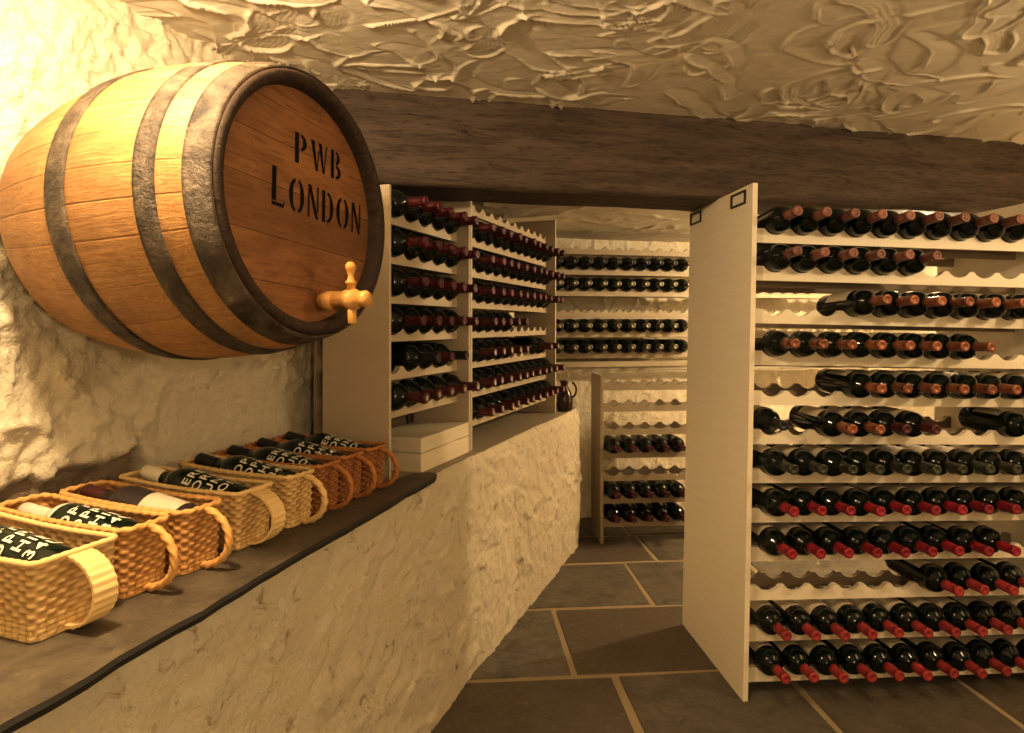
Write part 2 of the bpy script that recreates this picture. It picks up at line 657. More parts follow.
def make_rack(label, loc, rot, width, depth, z0, z1, rails, rail_ys, pitch, first, nslots, material, group=None,
              left=True, right=True, th=.018, left_z0=None, right_z1=None, base=.028, back_mat=None, drop=0.0):
    root = empty('wine_rack', loc, rot)
    tag(root, label, 'wine rack', group)
    if left:
        box_obj('side_panel', (0, 0, z0 if left_z0 is None else left_z0), (th, depth, z1), material, root)
    if right:
        box_obj('side_panel', (width - th, 0, z0), (width, depth, right_z1 or z1), material, root)
    me = rail_mesh('scalloped_rail', width - 2 * th, pitch, first - th, nslots, base=base)
    me.materials.append(material)
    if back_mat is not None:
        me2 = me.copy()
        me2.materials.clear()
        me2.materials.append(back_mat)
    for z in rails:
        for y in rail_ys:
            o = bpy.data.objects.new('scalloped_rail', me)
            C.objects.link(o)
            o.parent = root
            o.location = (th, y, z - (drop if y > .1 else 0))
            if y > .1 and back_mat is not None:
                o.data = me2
    return root


def mat_of(o):
    return Matrix.LocRotScale(o.location, o.rotation_euler, None)


# ------------------------------------------------------------------ bottles (neck along -Y, base centre at the origin)
def revolve_y(bm, prof, seg):
    lathe(bm, [(r, h) for r, h in prof], seg)
    bmesh.ops.rotate(bm, verts=bm.verts, cent=(0, 0, 0), matrix=Matrix.Rotation(PI / 2, 3, 'X'))


def bottle_mesh(name, rb, prof, material, seg=22):
    bm = bmesh.new()
    revolve_y(bm, prof, seg)
    me = bpy.data.meshes.new(name)
    bm.to_mesh(me); bm.free()
    me.materials.append(material)
    me.polygons.foreach_set('use_smooth', [True] * len(me.polygons))
    return me


RB = .0442
BODY = [(0, .016), (.018, .010), (.030, .002), (.037, .0), (.0425, .003), (RB, .008), (RB, .06), (RB, .12), (RB, .186), (.0430, .194), (.0408, .202),
        (.0370, .2095), (.0313, .216), (.0248, .2215), (.0200, .227), (.0168, .234), (.0152, .245), (.0145, .270), (.0143, .288), (.0155, .2885), (.0155, .294), (.0135, .2955), (0, .2955)]
ME_WINE = bottle_mesh('wine_bottle', RB, BODY, M['glass'])
CAPP = [(.0150, .236), (.0167, .2365), (.0160, .252), (.0155, .275), (.0152, .286), (.0166, .2868), (.0166, .2960), (.0152, .2978), (.0085, .2980), (.0078, .2972), (0, .2972)]
ME_CAP = {k: bottle_mesh('capsule', 0, CAPP, m, 18) for k, m in CAPS.items()}
# end glints of the maroon capsules, painted as a pale disc
ME_CAP['maroon'].materials.append(mat('capsule_glint', (.42, .36, .27), .4))
for p in ME_CAP['maroon'].polygons:
    if p.center.y < -.2970 and p.center.x ** 2 + p.center.z ** 2 < .0095 ** 2:
        p.material_index = 1


def patch_mesh(name, r, y0, y1, a0, a1, material, n=14):
    bm = bmesh.new()
    rows = []
    for y in (y0, (y0 + y1) / 2, y1):
        rows.append([bm.verts.new((r * math.sin(a0 + (a1 - a0) * i / n), -y, r * math.cos(a0 + (a1 - a0) * i / n))) for i in range(n + 1)])
    for a, b in zip(rows[:-1], rows[1:]):
        for i in range(n):
            bm.faces.new((a[i], b[i], b[i + 1], a[i + 1]))
    me = bpy.data.meshes.new(name)
    bm.to_mesh(me); bm.free()
    me.materials.append(material)
    me.polygons.foreach_set('use_smooth', [True] * len(me.polygons))
    return me


ME_LABEL = patch_mesh('paper_label', RB + .0005, .055, .165, -1.1, 1.1, M['paper'])
ORD = ['', 'first', 'second', 'third', 'fourth', 'fifth', 'sixth', 'seventh', 'eighth', 'ninth', 'tenth', 'eleventh', 'twelfth', 'thirteenth', 'fourteenth', 'fifteenth']


def place_bottle(mw, label, cap, group, paper=True, name='wine_bottle'):
    o = bpy.data.objects.new(name, ME_WINE)
    C.objects.link(o)
    o.matrix_world = mw
    tag(o, label, 'bottle', group)
    if cap:
        c = bpy.data.objects.new('capsule', ME_CAP[cap])
        C.objects.link(c)
        c.parent = o
    if paper:
        p = bpy.data.objects.new('paper_label', ME_LABEL)
        C.objects.link(p)
        p.parent = o
        p.rotation_euler = (0, random.uniform(-.35, .35), 0)
    return o


def fill(rack, first, pitch, z, base_y, slots, caps, where, group, base=.028, paper=True, push=None, tilt=0.0, length=1.0):
    m0 = mat_of(rack)
    n = len(slots)
    for i, s in enumerate(slots):
        cap = caps if isinstance(caps, str) else caps[i]
        if n == 1:
            o_ = 'only bottle'
        elif i == 0:
            o_ = 'first bottle'
        elif i == n - 1:
            o_ = 'last bottle'
        else:
            o_ = ORD[i + 1] + ' bottle'
        lab = (f'{o_} from the left ' if n > 1 else 'only bottle ') + f'on {where}, {cap} capsule'
        y = base_y + random.uniform(-.006, .006) + ((push or {}).get(s, 0))
        t = Matrix.Translation((first + s * pitch, y, z + base + RB + .0016)) @ Matrix.Translation((0, .04 - base_y, 0)) @ Euler((-tilt + random.uniform(-.003, .003), 0, random.uniform(-.006, .006))).to_matrix().to_4x4() @ Matrix.Translation((0, base_y - .04, 0)) @ Matrix.Diagonal((1, length, 1, 1))
        place_bottle(m0 @ t, lab, cap, group, paper)


# tall rack on the right
RY, RLEAN = R(5.5), R(1.15)
p_, f_ = .0957, .098
zr = [1.522, 1.395, 1.25, 1.109, .974, .843, .711, .578, .447, .316, .178, .0415]
zr = [z - .016 for z in zr]
rackA = make_rack('tall cream painted wine rack with twelve scalloped shelves, standing under the beam on stone floor',
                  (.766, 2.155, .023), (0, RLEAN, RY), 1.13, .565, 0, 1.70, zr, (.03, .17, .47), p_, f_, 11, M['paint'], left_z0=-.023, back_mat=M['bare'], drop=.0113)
panel = [c for c in rackA.children if c.name.startswith('side_panel') and c.data.vertices[0].co.x < .1][0]
panel['label'] = 'wide cream side panel with two small label holders'
for y0, z in ((.048, 1.640), (.440, 1.640)):
    bm = bmesh.new()
    w, h, b = .112, .047, .006
    add_box(bm, (-.006, y0, z), (0, y0 + w, z + b)); add_box(bm, (-.006, y0, z + h - b), (0, y0 + w, z + h))
    add_box(bm, (-.006, y0, z + b), (0, y0 + b, z + h - b)); add_box(bm, (-.006, y0 + w - b, z + b), (0, y0 + w, z + h - b))
    fr = from_bm('label_holder', bm, M['frame_metal'], panel)
names = ['topmost shelf', 'second shelf from top', 'third shelf from top', 'fourth shelf from top', 'fifth shelf from top', 'sixth shelf from top',
         'seventh shelf from top', 'eighth shelf from top', 'fourth shelf from bottom', 'third shelf from bottom', 'second shelf from bottom', 'lowest shelf']
TILT = [4.5, 4.5, 3, 1.5, 0, 0, 1.5, 2, 0, 0, 0, 0]
LEN = [1.04, 1.04, 1.12, 1.06, 1.06, 1.06, 1.08, 1.08, 1.06, 1.04, 1.0, 1.0]
rowsA = [(range(11), 'brown'), (range(6), 'brown'), (range(3, 11), 'copper'), (range(8), 'copper'), (range(3, 11), 'copper'),
         ([0, 2, 3, 4, 5, 9], ['black', 'copper', 'copper', 'dark red', 'dark red', 'dark red']), (range(11), 'dark green'), (range(11), 'crimson'),
         (range(9), 'crimson'), (range(6, 10), 'dusty red'), (range(11), 'dusty red'), (range(11), 'dusty red')]
for k, (sl, cap) in enumerate(rowsA):
    fill(rackA, f_, p_, zr[k], .20, list(sl), cap, names[k] + ' of tall rack', 'bottles in the tall rack', paper=k >= 2,
         push={0: .07} if k == 5 else None, tilt=R(TILT[k]), length=LEN[k])

# racks standing on the ledge
pl = .0962
zl = [1.5625, 1.440, 1.317, 1.198, 1.078, .961]
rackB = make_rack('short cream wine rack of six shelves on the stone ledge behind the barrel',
                  W(1.660, -1.005, 0), (0, 0, WALL_YAW), .578, .235, Z_LEDGE, 1.664, [z - .0 for z in zl], (.050, .185), .098, .110, 5, M['paint_dim'], base=.020, th=.012, back_mat=M['bare'])
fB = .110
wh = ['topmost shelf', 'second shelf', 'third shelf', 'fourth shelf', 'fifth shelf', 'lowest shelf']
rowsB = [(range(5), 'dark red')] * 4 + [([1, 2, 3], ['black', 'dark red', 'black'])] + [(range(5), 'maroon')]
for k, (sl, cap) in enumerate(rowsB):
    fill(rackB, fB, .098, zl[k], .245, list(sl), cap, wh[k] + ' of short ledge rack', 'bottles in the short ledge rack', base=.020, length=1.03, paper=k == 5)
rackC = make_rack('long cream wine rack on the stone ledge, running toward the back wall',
                  W(2.242, -1.005, 0), (0, 0, WALL_YAW), 1.128, .235, Z_LEDGE, 1.815, [1.687] + zl + [.846], (.050, .185), pl, .093, 11, M['paint_dim'], base=.020, back_mat=M['bare'])
fC = .093
for rk, wd in ((rackB, .578), (rackC, 1.128)):
    box_obj('back_board', (.013, .266, Z_LEDGE + .001), (wd - .013, .278, 1.62 if rk is rackB else 1.80), M['bare'], rk)  # real boards on the long rack; the short rack's added to block stray light
zc = zl + [.846]
wh = ['topmost row', 'second row', 'third row', 'fourth row', 'fifth row', 'sixth row', 'lowest row']
rowsC = [(range(11), 'dark red'), (range(11), 'dark red'), (range(11), 'dark red'), (range(5), 'dark red'),
         ([0, 1, 2, 3, 4, 8, 9], 'maroon'), (range(11), 'maroon'), (range(11), 'maroon')]
for k, (sl, cap) in enumerate(rowsC):
    fill(rackC, fC, pl, zc[k], .245, list(sl), cap, wh[k] + ' of long ledge rack', 'bottles in the long ledge rack', base=.020, length=1.03, paper=False)

# rack on the shelf of the back wall
pu, fu = .0935, .075
zu = [1.565, 1.432, 1.298, 1.172, 1.04]
o0 = Vector((.20, 4.02, 0))
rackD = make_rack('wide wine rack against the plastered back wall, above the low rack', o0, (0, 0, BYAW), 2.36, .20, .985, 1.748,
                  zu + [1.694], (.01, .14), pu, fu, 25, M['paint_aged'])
wh = ['topmost row', 'second row', '', 'fourth row', 'fifth row']
rowsD = [range(10), list(range(10)) + [15, 16, 17, 18, 19], [], range(10), range(10)]
for k, sl in enumerate(rowsD):
    if len(sl):
        caps = ['black' if k == 0 else 'grey'] * 10 + ['black', 'black', 'crimson', 'crimson', 'copper'][:max(0, len(sl) - 10)]
        fill(rackD, fu, pu, zu[k], .185, list(sl), caps, wh[k] + ' of back wall rack', 'bottles in the back wall rack', paper=False)
box_obj('base_board', (.018, 0, .985), (2.342, .018, 1.02), M['paint_aged'], rackD)

# low rack on the floor in front of the back wall
pq, fq = .0935, .075
zq = [.875, .753, .619, .485, .354, .225, .091]
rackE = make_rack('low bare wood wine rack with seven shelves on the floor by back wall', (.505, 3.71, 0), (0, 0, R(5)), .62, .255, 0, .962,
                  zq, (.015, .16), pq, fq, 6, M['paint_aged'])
for k, wname in ((3, 'fourth shelf from top'), (5, 'sixth shelf from top'), (6, 'lowest shelf')):
    fill(rackE, fq, pq, zq[k], .19, list(range(5)), 'dark red', wname + ' of low rack', 'bottles in the low rack', paper=False)

# ------------------------------------------------------------------ barrel on the wall
BR, BB, BL = .253, .292, .51          # head radius, bilge radius, length
bc = W(1.045, -.80, 1.482)
barrel = empty('wine_barrel', bc, (0, 0, 0))
tag(barrel, 'oak barrel with iron hoops fixed high on the plaster wall, stencilled head and wooden tap', 'barrel')
# local frame: +Z out of the wall (head), X along the wall away from camera, Y up
out = W(0, 1, 0); along = W(1, 0, 0); up = Vector((0, 0, 1))
tiltz = R(-1.0)
out = (out + up * math.tan(R(2.0))).normalized()
up = out.cross(along)
rotm = Matrix((along, up, out)).transposed()
barrel.rotation_euler = rotm.to_euler()


def brad(t):
    """radius at distance t behind the head rim"""
    return BB - (BB - BR) * ((t - BL / 2) / (BL / 2)) ** 2


NST = 26
rs = random.Random(4)
edges_ = []
acc = 0
ws = [rs.uniform(.8, 1.25) for _ in range(NST)]
tot = sum(ws)
sub = 9
A, TN, DR = [], [], []
for k, w in enumerate(ws):
    tn = rs.random() ** 1.6
    for j, f in enumerate((0, .022, .05, .3, .5, .7, .95, .978)):
        A.append((acc + w * f) / tot * 2 * PI)
        TN.append(tn * .55)
        DR.append(0.0012 if j == 0 else 0.0)
    acc += w
A.append(2 * PI + A[0]); TN.append(TN[0]); DR.append(DR[0])
A, TN, DR = map(np.array, (A, TN, DR))
ts = np.linspace(0, BL, 50)
T, AA = np.meshgrid(ts, A, indexing='ij')
RR = BB - (BB - BR) * ((T - BL / 2) / (BL / 2)) ** 2 - DR[None, :]
P = np.stack([RR * np.cos(AA), RR * np.sin(AA), -T], -1)
# stain of the hoop edges and of the front rim is part of the wood's weathering
me = grid_mesh('stave_body', P, attrs={'tone': np.repeat(TN[None, :], len(ts), 0) + (DR[None, :] > 0) * .15})
M['stave'] = wood('oak_staves', (.36, .175, .065), (.58, .35, .150), 2, 10, .5, (.14, .058, .020), .3, True, 14)
body = link('stave_body', me, M['stave'], barrel)
# head rim: thick ends of the staves, chamfered inward
M['rim'] = wood('dark_rim', (.022, .013, .009), (.06, .035, .022), 2, 9, .7, None, .5)
bm = bmesh.new()
lathe(bm, [(BR - .001, -.004), (BR - .002, .0), (BR - .008, .006), (BR - .020, .004), (BR - .026, -.004), (BR - .028, -.035)], 72)
from_bm('chime_rim', bm, M['rim'], barrel, True)
# head boards
M['headwood'] = wood('head_boards', (.20, .085, .028), (.32, .15, .058), 0, 3.2, .5, (.10, .04, .014), .15, True, 7)
bm = bmesh.new()
tone = bm.verts.layers.float.new('tone')
rh = BR - .026
ybs = [-rh, -.16, -.075, .02, .105, .175, rh]
for y0, y1 in zip(ybs[:-1], ybs[1:]):
    tn = rs.random() * .45
    y0b, y1b = y0 + .0006, y1 - .0006
    pts = []
    for q in range(13):
        y = y0b + (y1b - y0b) * q / 12
        pts.append((math.sqrt(max(0, rh * rh - y * y)), y))
    poly = pts + [(-x, y) for x, y in reversed(pts)]
    vs = []
    for x, y in poly:
        if vs and (Vector((x, y, -.024)) - vs[-1].co).length < 1e-5:
            continue
        vs.append(bm.verts.new((x, y, -.024)))
    f = bm.faces.new(vs)
    for v_ in vs:
        v_[tone] = tn
bmesh.ops.recalc_face_normals(bm, faces=bm.faces)
head = from_bm('barrel_head', bm, M['headwood'], barrel)
head.rotation_euler = (0, 0, R(-4))


def hoop_mat():
    m = mat('worn_iron', (.10, .085, .07), .5, .15)
    t = NT(m)
    v = t.coord('Object')
    f = t.noise(v, 14, 7, .7, .5)
    col = t.ramp(f, [(.36, (.016, .011, .008)), (.52, (.075, .055, .038)), (.66, (.15, .115, .08)), (.74, (.42, .35, .25))])
    t.l(col, t.b.inputs['Base Color'])
    mr = t.ramp(f, [(.4, (.8, .8, .8)), (.66, (.1, .1, .1))])
    t.l(t.noise(v, 40, 3), t.b.inputs['Roughness'])
    t.bump(t.noise(v, 45, 6, .75), 1.0, .008)
    return m


M['hoop'] = hoop_mat()
for t0, t1 in ((.0004, .046), (.094, .132), (.278, .328)):
    bm = bmesh.new()
    e = .0035
    prof = []
    for q in range(7):
        t_ = t0 + (t1 - t0) * q / 6
        prof.append((brad(t_) + e, -t_))
    prof = [(brad(t0) + .0003, -t0)] + prof + [(brad(t1) + .0003, -t1)]
    lathe(bm, prof, 96)
    # rivets near the seam
    for q in (.3, .7):
        tt = t0 + (t1 - t0) * q
        a = R(100)
        c = Vector(((brad(tt) + e) * math.cos(a), (brad(tt) + e) * math.sin(a), -tt))
        bmesh.ops.create_icosphere(bm, subdivisions=1, radius=.006, matrix=Matrix.Translation(c))
    from_bm('hoop', bm, M['hoop'], barrel, True)

# stencilled words
def stencil(ch):
    polys = []
    rect = lambda x0, y0, x1, y1: polys.append([(x0, y0), (x1, y0), (x1, y1), (x0, y1)])

    def arc(cx, cy, rx, ry, th, a0, a1, n=14):
        out_, in_ = [], []
        for i in range(n + 1):
            a = R(a0 + (a1 - a0) * i / n)
            # strokes swell toward the sides, as on cut brass stencils
            tw = th * (.35 + .65 * abs(math.cos(a)))
            out_.append((cx + rx * math.cos(a), cy + ry * math.sin(a)))
            in_.append((cx + (rx - tw) * math.cos(a), cy + (ry - th * .55) * math.sin(a)))
        for i in range(n):
            polys.append([out_[i], out_[i + 1], in_[i + 1], in_[i]])
    if ch == 'P':
        rect(0, 0, .19, 1); arc(.25, .72, .32, .28, .19, -82, 82); w = .58
    elif ch == 'B':
        rect(0, 0, .17, 1); arc(.23, .75, .27, .25, .17, -80, 82); arc(.23, .26, .33, .26, .18, -82, 78); w = .58
    elif ch == 'W':
        polys += [[(0, 1), (.19, 1), (.33, 0), (.25, 0)], [(.29, .0), (.34, 0), (.44, .72), (.38, .72)],
                  [(.38, 1), (.57, 1), (.69, 0), (.61, 0)], [(.66, .02), (.71, .02), (.86, 1), (.79, 1)]]; w = .86
    elif ch == 'L':
        rect(0, .14, .19, 1.1); polys.append([(0.0, .0), (.52, .0), (.60, .26), (.50, .10), (.0, .10)]); w = .6
    elif ch == 'O':
        arc(.33, .5, .33, .5, .19, 98, 262); arc(.39, .5, .33, .5, .19, -82, 82); w = .72
    elif ch == 'N':
        rect(.02, 0, .10, .86); polys.append([(.0, 1), (.18, 1), (.56, 0), (.42, 0)]); rect(.48, .22, .56, 1); w = .58
    elif ch == 'D':
        rect(0, 0, .17, 1); arc(.24, .5, .38, .5, .19, -84, 84); w = .62
    return polys, w


def word(text, cx, cy, h, gap, width_scale, rot, parent):
    bm = bmesh.new()
    x = 0
    items = []
    for ch in text:
        polys, w = stencil(ch)
        items.append((x, polys)); x += w + gap
    tot = x - gap
    for x0, polys in items:
        for p in polys:
            vs = [bm.verts.new(((q[0] + x0 - tot / 2) * h * width_scale, (q[1] - .5) * h, 0)) for q in p]
            bm.faces.new(vs)
    bmesh.ops.recalc_face_normals(bm, faces=bm.faces)
    o = from_bm('lettering', bm, M['ink_black'], parent)
    o.location = (cx, cy, -.0232)
    o.rotation_euler = (0, 0, rot)
    return o


word('PWB', .052, .108, .060, .20, 1.02, R(-3), barrel)
word('LONDON', .052, .012, .066, .17, .92, R(-4), barrel)

# wooden tap driven into the head
M['tapwood'] = wood('box_wood_tap', (.52, .27, .07), (.68, .40, .14), 2, 9, .4, (.35, .15, .04), .1)
bm = bmesh.new()
lathe(bm, [(0, -.024), (.019, -.024), (.0195, .012), (.0165, .014), (.0165, .017), (.0185, .019), (.0175, .052), (.0205, .053), (.0205, .082), (.0165, .083),
           (.0160, .096), (.0130, .0965), (.0130, .099), (.0160, .1), (.0165, .112), (.0120, .121), (0, .122)], 24)
tap = from_bm('tap', bm, M['tapwood'], barrel, True)
tap.location = (.040, -.184, 0)
tap.scale = (1, 1, .76)
bm = bmesh.new()
lathe(bm, [(0, .012), (.010, .012), (.0105, .030), (.013, .031), (.013, .036), (.0085, .038), (.007, .048), (.0095, .055), (.0125, .060), (.0125, .068), (.006, .074), (0, .075)], 18)
bmesh.ops.scale(bm, vec=(1, 1, 1), verts=bm.verts)
bmesh.ops.rotate(bm, verts=bm.verts, cent=(0, 0, 0), matrix=Matrix.Rotation(-PI / 2, 3, 'X'))
bmesh.ops.translate(bm, verts=bm.verts, vec=(0, 0, .068))
from_bm('tap_key', bm, M['tapwood'], tap, True)
bm = bmesh.new()
lathe(bm, [(0, -.048), (.0085, -.048), (.0105, -.046), (.0105, -.014), (0, -.012)], 16)
bmesh.ops.rotate(bm, verts=bm.verts, cent=(0, 0, 0), matrix=Matrix.Rotation(-PI / 2, 3, 'X'))
bmesh.ops.translate(bm, verts=bm.verts, vec=(0, 0, .068))
from_bm('tap_spout', bm, M['tapwood'], tap, True)

# ------------------------------------------------------------------ slate slab on the ledge
ol = [(-1.2, -.70), (.0, -.765), (.45, -.80), (.75, -.822), (1.05, -.850), (1.35, -.872), (1.62, -.892), (1.755, -.902), (1.795, -.918), (1.800, -.95),
      (1.77, -.985), (1.63, -.995), (1.63, -1.31), (-1.2, -1.31)]
bm = bmesh.new()
rr = random.Random(3)
pts = []
for (a, b) in zip(ol, ol[1:] + ol[:1]):
    m_ = max(1, int(math.hypot(b[0] - a[0], b[1] - a[1]) / .05))
    for q in range(m_):
        f = q / m_
        w_ = .004 if a[1] > -.96 and b[1] > -.96 else 0
        pts.append((a[0] + (b[0] - a[0]) * f, a[1] + (b[1] - a[1]) * f + rr.uniform(-w_, w_)))
zt = Z_LEDGE + .0185
lo = [bm.verts.new(W(s, n - .006, Z_LEDGE + .0005)) for s, n in pts]
mi = [bm.verts.new(W(s, n, Z_LEDGE + .012)) for s, n in pts]
hi = [bm.verts.new(W(s, n - .004, zt)) for s, n in pts]
f = bm.faces.new(hi); bm.faces.new(list(reversed(lo)))
for a, b in ((lo, mi), (mi, hi)):
    for q in range(len(pts)):
        j = (q + 1) % len(pts)
        bm.faces.new((a[q], a[j], b[j], b[q]))
bmesh.ops.recalc_face_normals(bm, faces=bm.faces)
slab = from_bm('slate_slab', bm, M['slate'])
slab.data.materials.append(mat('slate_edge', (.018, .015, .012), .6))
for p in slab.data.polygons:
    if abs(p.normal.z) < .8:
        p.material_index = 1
tag(slab, 'dark slate slab capping the rendered ledge, under the wicker baskets', 'slab')

# ------------------------------------------------------------------ wicker bottle baskets
def rrect(hw, hl, rad, n):
    """points of a rounded rectangle, evenly spaced; returns n (x, y, nx, ny)"""
    segs = []
    N = 400
    raw = []
    for c, (sx, sy) in enumerate(((1, -1), (1, 1), (-1, 1), (-1, -1))):
        for q in range(N // 4):
            a = -PI / 2 + c * PI / 2 + q / (N // 4) * PI / 2
            raw.append((sx * (hw - rad) + rad * math.cos(a), sy * (hl - rad) + rad * math.sin(a), math.cos(a), math.sin(a)))
    raw = np.array(raw)
    d = np.hypot(*np.diff(np.vstack([raw[:, :2], raw[:1, :2]]), axis=0).T)
    cum = np.concatenate([[0], np.cumsum(d)])
    rawc = np.vstack([raw, raw[:1]])
    t = np.linspace(0, cum[-1], n, endpoint=False)
    return np.stack([np.interp(t, cum, rawc[:, k]) for k in range(4)], -1), cum[-1]


BW, BLN = .047, .1625


def basket_top(y):
    f = (y + BLN) / (2 * BLN)          # 0 at the front, 1 at the back
    return .112 + .010 * f - .005 * math.sin(PI * f)


def basket_body(mi_, BW, rad=.022):
    stakes = 58
    per = stakes * 6
    rows = 14
    sv = 5
    q, plen = rrect(BW, BLN, rad, per)
    nz = rows * sv + 1
    P = np.zeros((nz, per + 1, 3)); G = np.zeros((nz, per + 1))
    for iz in range(nz):
        f = iz / (nz - 1)
        r_ = min(int(iz / sv), rows - 1)
        ph = (iz - r_ * sv) / sv
        prof = math.sin(PI * ph) ** .6 if 0 < ph < 1 else 0
        sc = .94 + .06 * f
        for k in range(per + 1):
            x, y, nx, ny = q[k % per]
            o_ = math.cos(PI * k / 6 + PI * (r_ % 2)) * .0022 * prof
            z = basket_top(y) * f
            P[iz, k] = (x * sc + nx * o_, y * (.97 + .03 * f) + ny * o_, z + .003)
            G[iz, k] = 1 - min(1, max(0, (prof - .25)) * 1.3) * (.55 + .45 * math.cos(PI * k / 6 + PI * (r_ % 2)))  # painted crease shade, strongest where strands dip under
    me = grid_mesh('basket_body', P, attrs={'gap': np.clip(G, 0, 1) * .75})
    bm = bmesh.new(); bm.from_mesh(me)
    # woven floor
    lay = bm.verts.layers.float['gap']
    c = []
    qb = q[::6]
    vs = [bm.verts.new((x * .94, y * .97, .0015)) for x, y, _, _ in qb]
    vs2 = [bm.verts.new((x * .94, y * .97, .029)) for x, y, _, _ in qb]
    bm.faces.new(list(reversed(vs))); bm.faces.new(vs2)
    for k in range(len(vs)):
        j = (k + 1) % len(vs)
        bm.faces.new((vs[k], vs[j], vs2[j], vs2[k]))
    bm.to_mesh(me); bm.free()
    me.materials.append(M['wicker'][mi_])
    return me


def basket_rim(mi_, flat, BW, rad_=.022):
    n = 220
    q, _ = rrect(BW, BLN, rad_, n)
    bm = bmesh.new()
    pts = [(x, y, basket_top(y) + .004) for x, y, _, _ in q]
    rad = (lambda t_, ph: .0052 + .0016 * math.sin(2 * ph + t_ * 2 * PI * 38)) if not flat else (lambda t_, ph: .0050 + .0006 * math.cos(t_ * 2 * PI * 60))
    add_tube(bm, pts, rad, 8, closed=True)
    me = bpy.data.meshes.new('rim')
    bm.to_mesh(me); bm.free()
    me.polygons.foreach_set('use_smooth', [True] * len(me.polygons))
    me.materials.append(M['wicker'][mi_])
    return me


def basket_handle(mi_, flat):
    bm = bmesh.new()
    n = 60
    pts = []
    for i in range(n + 1):
        a = R(98 - 196 * i / n)
        pts.append((0, -BLN + .004 - .062 * max(-.02, math.cos(a)), .060 + .052 * math.sin(a)))
    if not flat:
        add_tube(bm, pts, lambda t_, ph: .0066 + .0017 * math.sin(3 * ph + t_ * 2 * PI * 9), 12)
    else:
        ring = []
        for i, p in enumerate(pts):
            p = Vector(p)
            tan = (Vector(pts[min(i + 1, n)]) - Vector(pts[max(i - 1, 0)])).normalized()
            nn = tan.cross(Vector((1, 0, 0)))
            w = .019
            b = .0007 * math.cos(i * PI / 2)
            ring.append([bm.verts.new(p + Vector((x, 0, 0)) + nn * h) for x, h in ((-w, .0025 + b), (w, .0025 + b), (w, -.0025), (-w, -.0025))])
        for a, b in zip(ring[:-1], ring[1:]):
            for k in range(4):
                j = (k + 1) % 4
                bm.faces.new((a[k], a[j], b[j], b[k]))
        bm.faces.new(ring[0]); bm.faces.new(list(reversed(ring[-1])))
    bmesh.ops.recalc_face_normals(bm, faces=bm.faces)
    me = bpy.data.meshes.new('handle')
    bm.to_mesh(me); bm.free()
    me.polygons.foreach_set('use_smooth', [not flat] * len(me.polygons))
    me.materials.append(M['wicker'][mi_])
    return me


MB = {(i, f, w): (basket_body(i, w, .011 if f else .022), basket_rim(i, f, w, .011 if f else .022), basket_handle(i, f)) for i, f, w in ((0, True, .066), (1, False, .048), (1, False, .0501), (0, True, .052), (0, False, .047), (2, False, .047))}

# port bottles: broad shoulders, stencilled rows of white letters round the body
RP = .0400
PORT = [(0, .014), (.018, .009), (.030, .002), (.035, .0), (.039, .003), (RP, .008), (RP, .06), (RP, .12), (RP, .168), (.0392, .178), (.0365, .190),
        (.0310, .202), (.0235, .213), (.0180, .222), (.0152, .234), (.0148, .25), (.0155, .262), (.0143, .28), (.0140, .292), (0, .292)]
ME_PORT = bottle_mesh('port_bottle', RP, PORT, M['glass_port'], 28)
ME_OLD = bottle_mesh('port_bottle', RP, PORT, M['glass_old'], 28)
PCAP = [(.0160, .238), (.0163, .2385), (.0160, .252), (.0167, .262), (.0155, .278), (.0155, .2935), (.0140, .2955), (0, .2957)]
ME_PCAP = {k: bottle_mesh('capsule', 0, PCAP, CAPS[k], 18) for k in ('black', 'white', 'dark red', 'maroon')}
WCAP = [(.0405 * .93, .1845), (.0405 * .955, .1847), (.0352, .1955), (.0290, .2065), (.0215, .2165), (.0180, .224), (.0168, .236), (.0165, .262), (.0160, .2935), (.0140, .2955), (0, .2957)]
ME_WCAP = bottle_mesh('capsule', 0, WCAP, CAPS['white'], 24)


def wrap_text(lines, y_first, size, pitch, spread):
    """rows of letters bent round the bottle, tops toward the neck"""
    bm_all = bmesh.new()
    for li, txt in enumerate(lines):
        cu = bpy.data.curves.new('t', 'FONT')
        cu.body = txt
        cu.size = 1.0
        cu.align_x = 'CENTER'
        cu.offset = .022
        cu.space_character = 1.15
        cu.resolution_u = 3
        ob = bpy.data.objects.new('t', cu)
        C.objects.link(ob)
        dg = bpy.context.evaluated_depsgraph_get()
        me = bpy.data.meshes.new_from_object(ob.evaluated_get(dg))
        bpy.data.objects.remove(ob)
        bpy.data.curves.remove(cu)
        y0 = y_first - li * pitch
        for v_ in me.vertices:
            a = v_.co.x * size * spread / RP
            r_ = RP + .0009
            v_.co = Vector((-r_ * math.sin(a), -(y0 + v_.co.y * size), r_ * math.cos(a)))
        bm_all.from_mesh(me)
        bpy.data.meshes.remove(me)
    me = bpy.data.meshes.new('lettering')
    bm_all.to_mesh(me); bm_all.free()
    me.materials.append(M['ink_white'])
    return me


ME_TXT = wrap_text(['OPTO', 'DPPO', 'HIE', '34U'], .136, .028, .030, 1.15)
ME_TXT2 = wrap_text(['ERET', 'ORET', 'UNO', 'OIE'], .136, .027, .029, 1.15)
ME_OLDLAB = patch_mesh('paper_label', RP + .0006, .035, .118, -1.15, 1.15, M['paper'])

